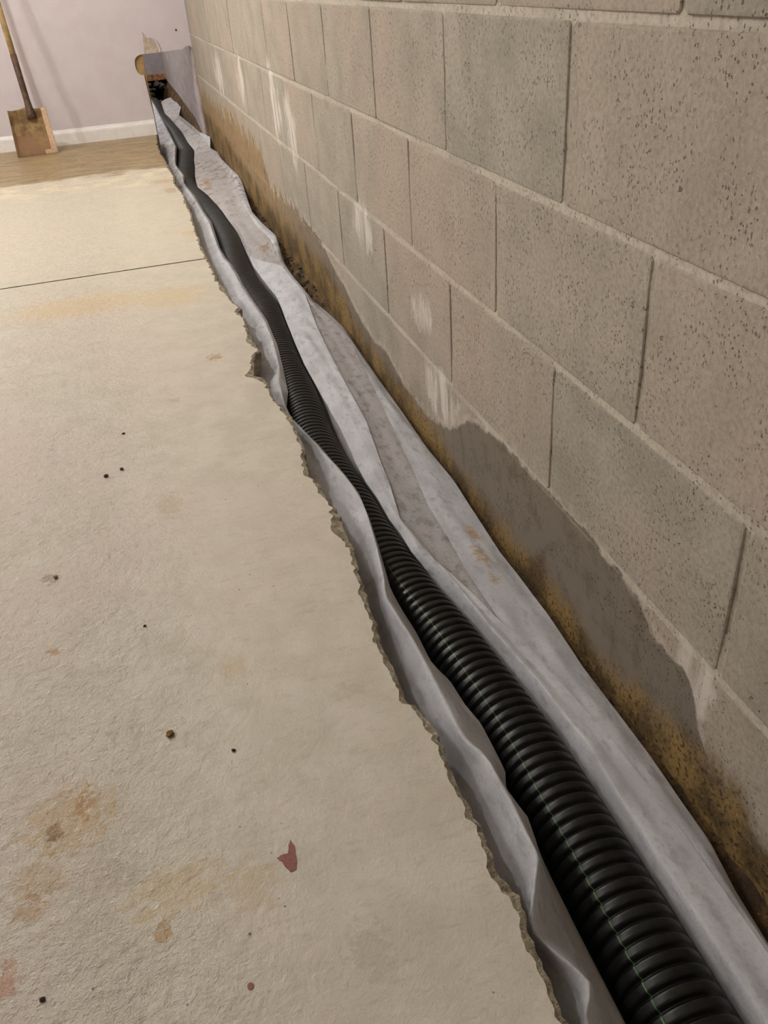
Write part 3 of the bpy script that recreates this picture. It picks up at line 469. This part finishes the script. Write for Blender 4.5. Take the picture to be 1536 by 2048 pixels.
# ------------------------------------------------------------------ drain pipe
PR = .05
PY = np.array([p[0] for p in PIPE]); PX = np.array([p[1] for p in PIPE]); PZ = np.array([p[2] for p in PIPE])
def smooth_curve(ys, a):
    fy = np.arange(-1.3, 7.4, .01); v = np.interp(fy, PY, a); k = np.ones(9) / 9; v = np.convolve(np.pad(v, 4, mode='edge'), k, 'valid'); v = np.convolve(np.pad(v, 4, mode='edge'), k, 'valid')
    return np.interp(ys, fy, v)
def pipe_axis(y): return float(smooth_curve(y, PX)), float(smooth_curve(y, PZ))
PIPE_T = empty('drain_pipe', (-.157, -1.1, -.165))
tag(PIPE_T, 'long black corrugated drain pipe lying on fabric in the trench', 'pipe')
def pipe_mesh():
    pitch = .0164; seg = 40
    fy = np.arange(-1.1, 7.2, .002); ax = smooth_curve(fy, PX); azz = smooth_curve(fy, PZ)
    s = np.concatenate([[0], np.cumsum(np.sqrt(np.diff(fy) ** 2 + np.diff(ax) ** 2))])
    prof = [(0, -.0056), (.09, -.0052), (.17, -.0012), (.24, -.0002), (.34, .0), (.66, .0), (.76, -.0002), (.83, -.0012), (.91, -.0052)]
    st = []; n = int(s[-1] / pitch)
    for k in range(n):
        for (t, dr) in prof: st.append(((k + t) * pitch, PR + dr))
    S = np.array([q[0] for q in st]); Rr = np.array([q[1] for q in st])
    yy = np.interp(S, s, fy); xx = np.interp(S, s, ax); z_ = np.interp(S, s, azz)
    tx = np.gradient(xx, S); ty = np.gradient(yy, S); tn = np.sqrt(tx ** 2 + ty ** 2)
    sx, sy = ty / tn, -tx / tn                  # sideways normal in plan
    th = np.linspace(0, 2 * math.pi, seg, endpoint=False)
    V = np.zeros((len(S), seg, 3)); c, sn = np.cos(th), np.sin(th)
    V[:, :, 0] = xx[:, None] + Rr[:, None] * c * sx[:, None]; V[:, :, 1] = yy[:, None] + Rr[:, None] * c * sy[:, None]; V[:, :, 2] = z_[:, None] + Rr[:, None] * sn
    i = np.arange(len(S) - 1)[:, None] * seg; j = np.arange(seg)[None, :]; j2 = (j + 1) % seg
    F = np.stack([i + j, i + seg + j, i + seg + j2, i + j2], -1).reshape(-1, 4)
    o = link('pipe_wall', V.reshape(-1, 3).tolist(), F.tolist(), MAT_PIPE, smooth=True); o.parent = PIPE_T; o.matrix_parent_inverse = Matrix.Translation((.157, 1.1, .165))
    # coloured line printed along the crown
    sel = yy < .13; v = []
    ang = np.radians(np.interp(yy, [-.6, -.35, -.22, .05, .6], [127, 122, 118, 110, 102]))
    for q in np.where(sel)[0]:
        for da in (-.0145, .0145):
            a = ang[q] + da; rr = Rr[q] + .00035
            v.append((xx[q] + rr * math.cos(a) * sx[q], yy[q] + rr * math.cos(a) * sy[q], z_[q] + rr * math.sin(a)))
    st_ = link('stripe', v, [(2 * a, 2 * a + 1, 2 * a + 3, 2 * a + 2) for a in range(len(v) // 2 - 1)], MAT_STRIPE, smooth=True); st_.parent = PIPE_T; st_.matrix_parent_inverse = Matrix.Translation((.157, 1.1, .165)); st_['label'] = 'thin green line along the pipe'
pipe_mesh()

# ------------------------------------------------------------------ filter fabric lining the trench
def rl(t):
    a = np.array(t); return lambda y, a=a: np.array([np.interp(y, a[:, 0], a[:, 1]), np.interp(y, a[:, 0], a[:, 2])])
rLA, rK, rRA, rRO, rM1, rM2 = rl(R_LA), rl(R_K), rl(R_RA), rl(R_RO), rl(R_M1), rl(R_M2)
FAB = empty('drainage_fabric', (-.15, -.9, -.17)); tag(FAB, 'white drainage fabric lining the trench under and beside the black pipe', 'fabric')
INV = Matrix.Translation((.15, .9, .17))
YS = np.arange(-.95, 7.0, .011)
def ra(y):
    ax, az = pipe_axis(y)
    near = np.array([ax + .0535 * math.cos(-.12), az + .0535 * math.sin(-.12)])
    if y < .10: return near
    t = min(1, (y - .10) / .06); return near * (1 - t) + rRA(y) * t
def catmull(P, sub):
    P = np.array(P); Q = []
    for i in range(len(P) - 1):
        p0 = P[max(i - 1, 0)]; p1 = P[i]; p2 = P[i + 1]; p3 = P[min(i + 2, len(P) - 1)]
        for k in range(sub):
            t = k / sub; c = .5 * (2 * p1 + (p2 - p0) * t + (2 * p0 - 5 * p1 + 4 * p2 - p3) * t * t + (3 * p1 - p0 - 3 * p2 + p3) * t ** 3)
            Q.append(c * .55 + (p1 + (p2 - p1) * t) * .45)
    Q.append(P[-1]); return np.array(Q)
def sheet(name, section, sub, mat, amp, seed, ya=-.95, yb=7.0, edge_free=(1, 1), thick=.0005, label=None):
    ys = YS[(YS >= ya) & (YS <= yb)]; rows = []
    for y in ys:
        q = catmull(section(float(y)), sub); n = len(q); out = []; pax, paz = pipe_axis(float(y))
        for k, (x, z) in enumerate(q):
            u = k / (n - 1); w = min(1, u * 4 + (1 if not edge_free[0] else .35), (1 - u) * 4 + (1 if not edge_free[1] else .35))
            # long wrinkles running with the trench and short cross creases
            d = amp * float(np.interp(y, [1, 2.6], [1, .4])) * (.9 * nz(x * 55, y * 5, seed) + .6 * nz(x * 30 + y * 9, y * 13 - x * 20, seed + 4) + float(np.interp(y, [1, 2], [.45, .0])) * abs(nz(x * 40 - y * 14, y * 18, seed + 8)))
            kn = math.exp(-((y - 2.08) / .10) ** 2) * (x > pax) * w       # crumpled knot where the doubled strip ends
            z += w * d + kn * (.006 + .008 * nz(x * 48, y * 24, 3) + .004 * abs(nz(x * 90, y * 50, 6))); dx, dz_ = x - pax, z - paz; dd = math.hypot(dx, dz_)
            if dd < .0526: x, z = pax + dx / dd * .0526, paz + dz_ / dd * .0526      # rests against the pipe, never inside it
            out.append((x, y, z))
        rows.append(out)
    v = [p for r in rows for p in r]
    o = link(name, v, grid_faces(len(rows), len(rows[0]), True), mat, smooth=True); o.parent = FAB; o.matrix_parent_inverse = INV
    if label: o['label'] = label
    return o
def ex(y): return float(np.interp(y, EY, EX))
def sec_left(y):
    K, LA = rK(y), rLA(y); t = float(np.interp(y, [-.62, -.5, .05, .3], [.3, 1, 1, 0])) * .026; K = K + np.array([-.27 * t * 1.0, t]); e = ex(y); ax, az = pipe_axis(y)
    k0 = min(e + .010 + float(np.interp(y, [3.95, 4.1, 4.55, 4.65], [0, .028, .03, 0])), K[0] - .006)
    return [(e - .022 + (k0 - e - .010), -.090 - (k0 - e - .010)), (k0, -.068), ((k0 + K[0]) / 2, (-.066 + K[1]) / 2 - .004), (K[0], K[1]), ((K[0] + LA[0]) / 2, (K[1] + LA[1]) / 2 + .001), (LA[0], LA[1])]
def sec_liner(y):
    LA = rLA(y); A = ra(y); ax, az = pipe_axis(y); r = .0555
    a0 = math.atan2(LA[1] - az, LA[0] - ax); am = (a0 + math.pi) / 2
    pts = [(LA[0], LA[1] - .001), (ax + r * 1.03 * math.cos(am), az + r * 1.03 * math.sin(am)), (ax - r * 1.06, az - .005)]
    for a in (215, 245, 270, 295, 325): pts.append((ax + r * math.cos(math.radians(a)), az + r * math.sin(math.radians(a))))
    pts += [(max(A[0] - .003, ax + r), min(A[1] - .03, az + .0)), (A[0], A[1] - .001)]
    return pts
def sec_right(y):
    A, B, C, D = ra(y), rM1(y), rM2(y), rRO(y)
    B = np.array([max(B[0], A[0] + .006), B[1]]); C = np.array([max(C[0], B[0] + .006), C[1]]); D = np.array([max(D[0], C[0] + .006), D[1]])
    return [A, (A * .5 + B * .5) + np.array([0, .004]), B, (B + C) / 2 - np.array([0, .003]), C, (C + D) / 2 + np.array([0, .002]), D]
def up(p, d): return np.array([p[0], p[1] + d])
def sec_fold_in(y):
    s = sec_right(y); t = float(np.interp(y, [-.12, .12, 1.85, 2.05], [1.25, 0, 0, -.9])); e = s[2]
    if t > 0: return [up(s[0], .001) + np.array([.0005, 0]), up(s[1], .004), up(s[2], .005), up(s[2] + (s[3] - s[2]) * min(1, t), .006), up(s[2] + (s[4] - s[2]) * min(1.0, t), .005)]
    e = s[2] + (s[4] - s[2]) * t if t > 0 else s[2] + (s[0] + np.array([.004, 0]) - s[2]) * -t
    m = (s[0] + e) / 2 if t < 0 else s[1] + (e - s[2]) * .5
    return [up(s[0], .001) + np.array([.0005, 0]), up(s[0] + (m - s[0]) * .5, .003), up(m, .004), up((m + e) / 2, .0045), up(e, .0045)]
def sec_fold_out(y):
    s = sec_right(y); return [up(s[4], .0035), up(s[5], .003), up(s[6], .0015)]
sheet('trench_liner', sec_liner, 4, MAT_LINER, .0006, 11)
sheet('left_flap', sec_left, 6, MAT_FAB2, .0042, 21, label='left side of the fabric rising beside the slab edge')
sheet('right_flap', sec_right, 6, MAT_FAB1, .0032, 31, yb=7.0, label='right side of the fabric spread to the block wall')
sheet('folded_strip', sec_fold_in, 8, MAT_FAB2, .0032, 31, yb=2.06, label='doubled white strip beside the pipe')
sheet('folded_hem', sec_fold_out, 8, MAT_FAB2, .0032, 31, yb=4.75, label='doubled white hem beside the block wall')

# ------------------------------------------------------------------ square shovel leaning on the back wall
SH = empty('shovel', (-.958, 4.385, 0)); tag(SH, 'muddy square-blade shovel leaning against the lavender back wall', 'shovel')
INVS = Matrix.Translation((.958, -4.385, 0))
def shovel():
    BL_, BR_ = Vector((-1.068, 4.372, .002)), Vector((-.852, 4.392, .002)); TL, TR = Vector((-1.060, 4.432, .226)), Vector((-.862, 4.445, .224))
    nrm = (BR_ - BL_).cross(TL - BL_).normalized()            # towards the room
    if nrm.y > 0: nrm = -nrm
    def P(u, v, h): return (BL_ * (1 - u) + BR_ * u) * (1 - v) + (TL * (1 - u) + TR * u) * v + nrm * h
    us = [0, .03, .07, .12, .3, .5, .7, .86, .92, .97, 1.0]; hs = [.020, .012, .004, 0, -.002, -.003, -.002, 0, .004, .012, .020]
    vsn = [0, .01, .1, .25, .4, .55, .7, .85, .95, 1.0]; v = []
    for side in (0, 1):
        for b in vsn:
            for a, h in zip(us, hs):
                lip = .010 * max(0, b - .9) / .1 - (.006 * max(0, .08 - b) / .08); top = 0
                if b > .85: top = .014 * math.exp(-((a - .47) / .12) ** 2) * (b - .85) / .15
                hh = h * (.35 + .65 * min(1, b * 3 + .15)) + lip + .0015 * nz(a * 9, b * 9, 4)
                bb = b + (top / .23)
                v.append(P(a, bb, hh - side * .002))
    nc, nr = len(us), len(vsn); n = nc * nr; f = grid_faces(nr, nc, True) + [tuple(i + n for i in q) for q in grid_faces(nr, nc)]
    for j in range(nc - 1): f += [(j, j + 1, n + j + 1, n + j), (n - nc + j, n + n - nc + j, n + n - nc + j + 1, n - nc + j + 1)]
    for i in range(nr - 1): f += [(i * nc, n + i * nc, n + (i + 1) * nc, (i + 1) * nc), (i * nc + nc - 1, (i + 1) * nc + nc - 1, n + (i + 1) * nc + nc - 1, n + i * nc + nc - 1)]
    bl = link('blade', v, f, [MAT_BLADE, MAT_LIP], SH, smooth=True); bl.matrix_parent_inverse = INVS
    for p in bl.data.polygons:
        c = p.center; u = (c.x + 1.064) / .2
        if u > .90 - .03 * nz(c.z * 20, 1) or (u > .62 and c.z < .035 * (u - .62) / .3): p.material_index = 1  # right lip and lower right corner take the painted lit colour
    def tube(name, pts, rads, mat, seg=14, lab=None):
        vv = []; 
        for i, (p, r) in enumerate(zip(pts, rads)):
            t = (pts[min(i + 1, len(pts) - 1)] - pts[max(i - 1, 0)]).normalized(); a = t.cross(Vector((0, 1, 0))).normalized(); b = t.cross(a)
            for k in range(seg): vv.append(p + a * r * math.cos(6.28318 * k / seg) + b * r * math.sin(6.28318 * k / seg))
        ff = [(i * seg + k, i * seg + (k + 1) % seg, (i + 1) * seg + (k + 1) % seg, (i + 1) * seg + k) for i in range(len(pts) - 1) for k in range(seg)] + [tuple(range(seg))[::-1], tuple(range((len(pts) - 1) * seg, len(pts) * seg))]
        o = link(name, vv, ff, mat, SH, smooth=True); o.matrix_parent_inverse = INVS
        if lab: o['label'] = lab
    H0 = Vector((-.944, 4.438, .205)); H1 = Vector((-1.000, 4.628, 1.49))
    L = lambda t: H0.lerp(H1, t)
    tube('socket', [L(t) - Vector((0, .010 * (1 - t / .22), 0)) for t in (-.02, 0, .02, .05, .12, .22)], [.024, .023, .0195, .0165, .0165, .0168], MAT_SOCKET, lab='dark rusty steel socket')
    tube('handle', [L(t) for t in (.19, .4, .6, .8, .98, 1.0)], [.0150, .0155, .0158, .0160, .0165, .012], MAT_HANDLE, lab='worn pale wooden handle')
shovel()

# ------------------------------------------------------------------ crumbs and clods on the slab, debris along the wall
def clod(x, y, r, h, seed, z=0.0, mat=None, name='clay_crumb', flat=1.0):
    bm = bmesh.new(); bmesh.ops.create_icosphere(bm, subdivisions=2, radius=1.0)
    for q in bm.verts:
        k = 1 + .35 * nz(q.co.x * 1.7 + seed, q.co.y * 1.7, q.co.z * 1.7)
        q.co = Vector((q.co.x * k * r * 1.2, q.co.y * k * r * flat, q.co.z * k * h))
    lo = min(q.co.z for q in bm.verts)
    bmesh.ops.rotate(bm, verts=bm.verts, matrix=Matrix.Rotation(seed * 1.3, 3, 'Z')); bmesh.ops.translate(bm, verts=bm.verts, vec=(0, 0, -lo))
    o = from_bm(name, bm, mat or MAT_CLOD); o.location = (x, y, z); return o
for (x, y, r, m, s, lab) in (
        (-.589, -.190, .0046, 0, 1, 'brown clay crumb, the largest on the middle of the slab'),
        (-.5195, -.241, .0022, 1, 2, 'small dark crumb to the right of the largest clay crumb on the slab'),
        (-.654, .495, .0042, 1, 3, 'dark flake on the slab, left one of a pair across from the pipe'),
        (-.625, .509, .0036, 1, 4, 'dark flake on the slab, right one of a pair across from the pipe'),
        (-.617, .661, .0028, 1, 5, 'tiny dark crumb on the slab just beyond the pair of dark flakes'),
        (-.735, .199, .0034, 0, 6, 'tan clay fleck near the left side of the slab'),
        (-.7255, -.470, .0024, 1, 7, 'small dark crumb at the near left corner of the slab'),
        (-.608, .029, .0020, 1, 8, 'tiny dark dot of dirt near the middle of the slab')):
    o = clod(x, y, r, r * .55, s, mat=MAT_CLODD if m else MAT_CLOD); tag(o, lab, 'crumb')
def debris():
    bm = bmesh.new(); rg = random.Random(5)
    for k in range(420):
        y = rg.uniform(1.25, 4.5) if k > 60 else rg.uniform(-.5, 1.2); x = rg.uniform(-.035, -.004) if k > 60 else rg.uniform(-.02, -.004); r = rg.uniform(.002, .0065) if k > 60 else rg.uniform(.001, .003)
        kk = float(np.interp(y, [1.2, 1.8, 4.5], [0, 1, 1])); z = np.interp(x, [-.03, 0], [np.interp(kk, [0, 1], [-.135, -.105]), np.interp(kk, [0, 1], [-.122, -.088])])
        t = bmesh.ops.create_icosphere(bm, subdivisions=1, radius=r)['verts']; sx, sy, sz = rg.uniform(.6, 1.3), rg.uniform(.6, 1.5), rg.uniform(.4, .9)
        for q in t: q.co = Vector((q.co.x * sx * (1 + .3 * nz(q.co.x * 300, k)) + x, q.co.y * sy + y, q.co.z * sz + z + .004))
    o = from_bm('soil_crumbs', bm, MAT_SOIL, kind='stuff'); tag(o, 'dark soil crumbs fallen between the fabric and the block wall', 'soil')
debris()

def rubble():
    bm = bmesh.new(); rg = random.Random(11)
    for k in range(26):
        x, y = rg.uniform(-.28, -.04), rg.uniform(7.27, 7.53); r = rg.uniform(.015, .035); z = -.14 + rg.uniform(0, .17)
        t = bmesh.ops.create_icosphere(bm, subdivisions=1, radius=r)['verts']; sx, sy, sz = rg.uniform(.7, 1.4), rg.uniform(.7, 1.3), rg.uniform(.5, .9)
        for q in t: q.co = Vector((q.co.x * sx * (1 + .4 * nz(q.co.x * 90, k)) + x, q.co.y * sy + y, q.co.z * sz + z))
    o = from_bm('rubble', bm, MAT_DARK, kind='stuff'); tag(o, 'dark broken rubble in the hole behind the pipe end', 'rubble')
rubble()
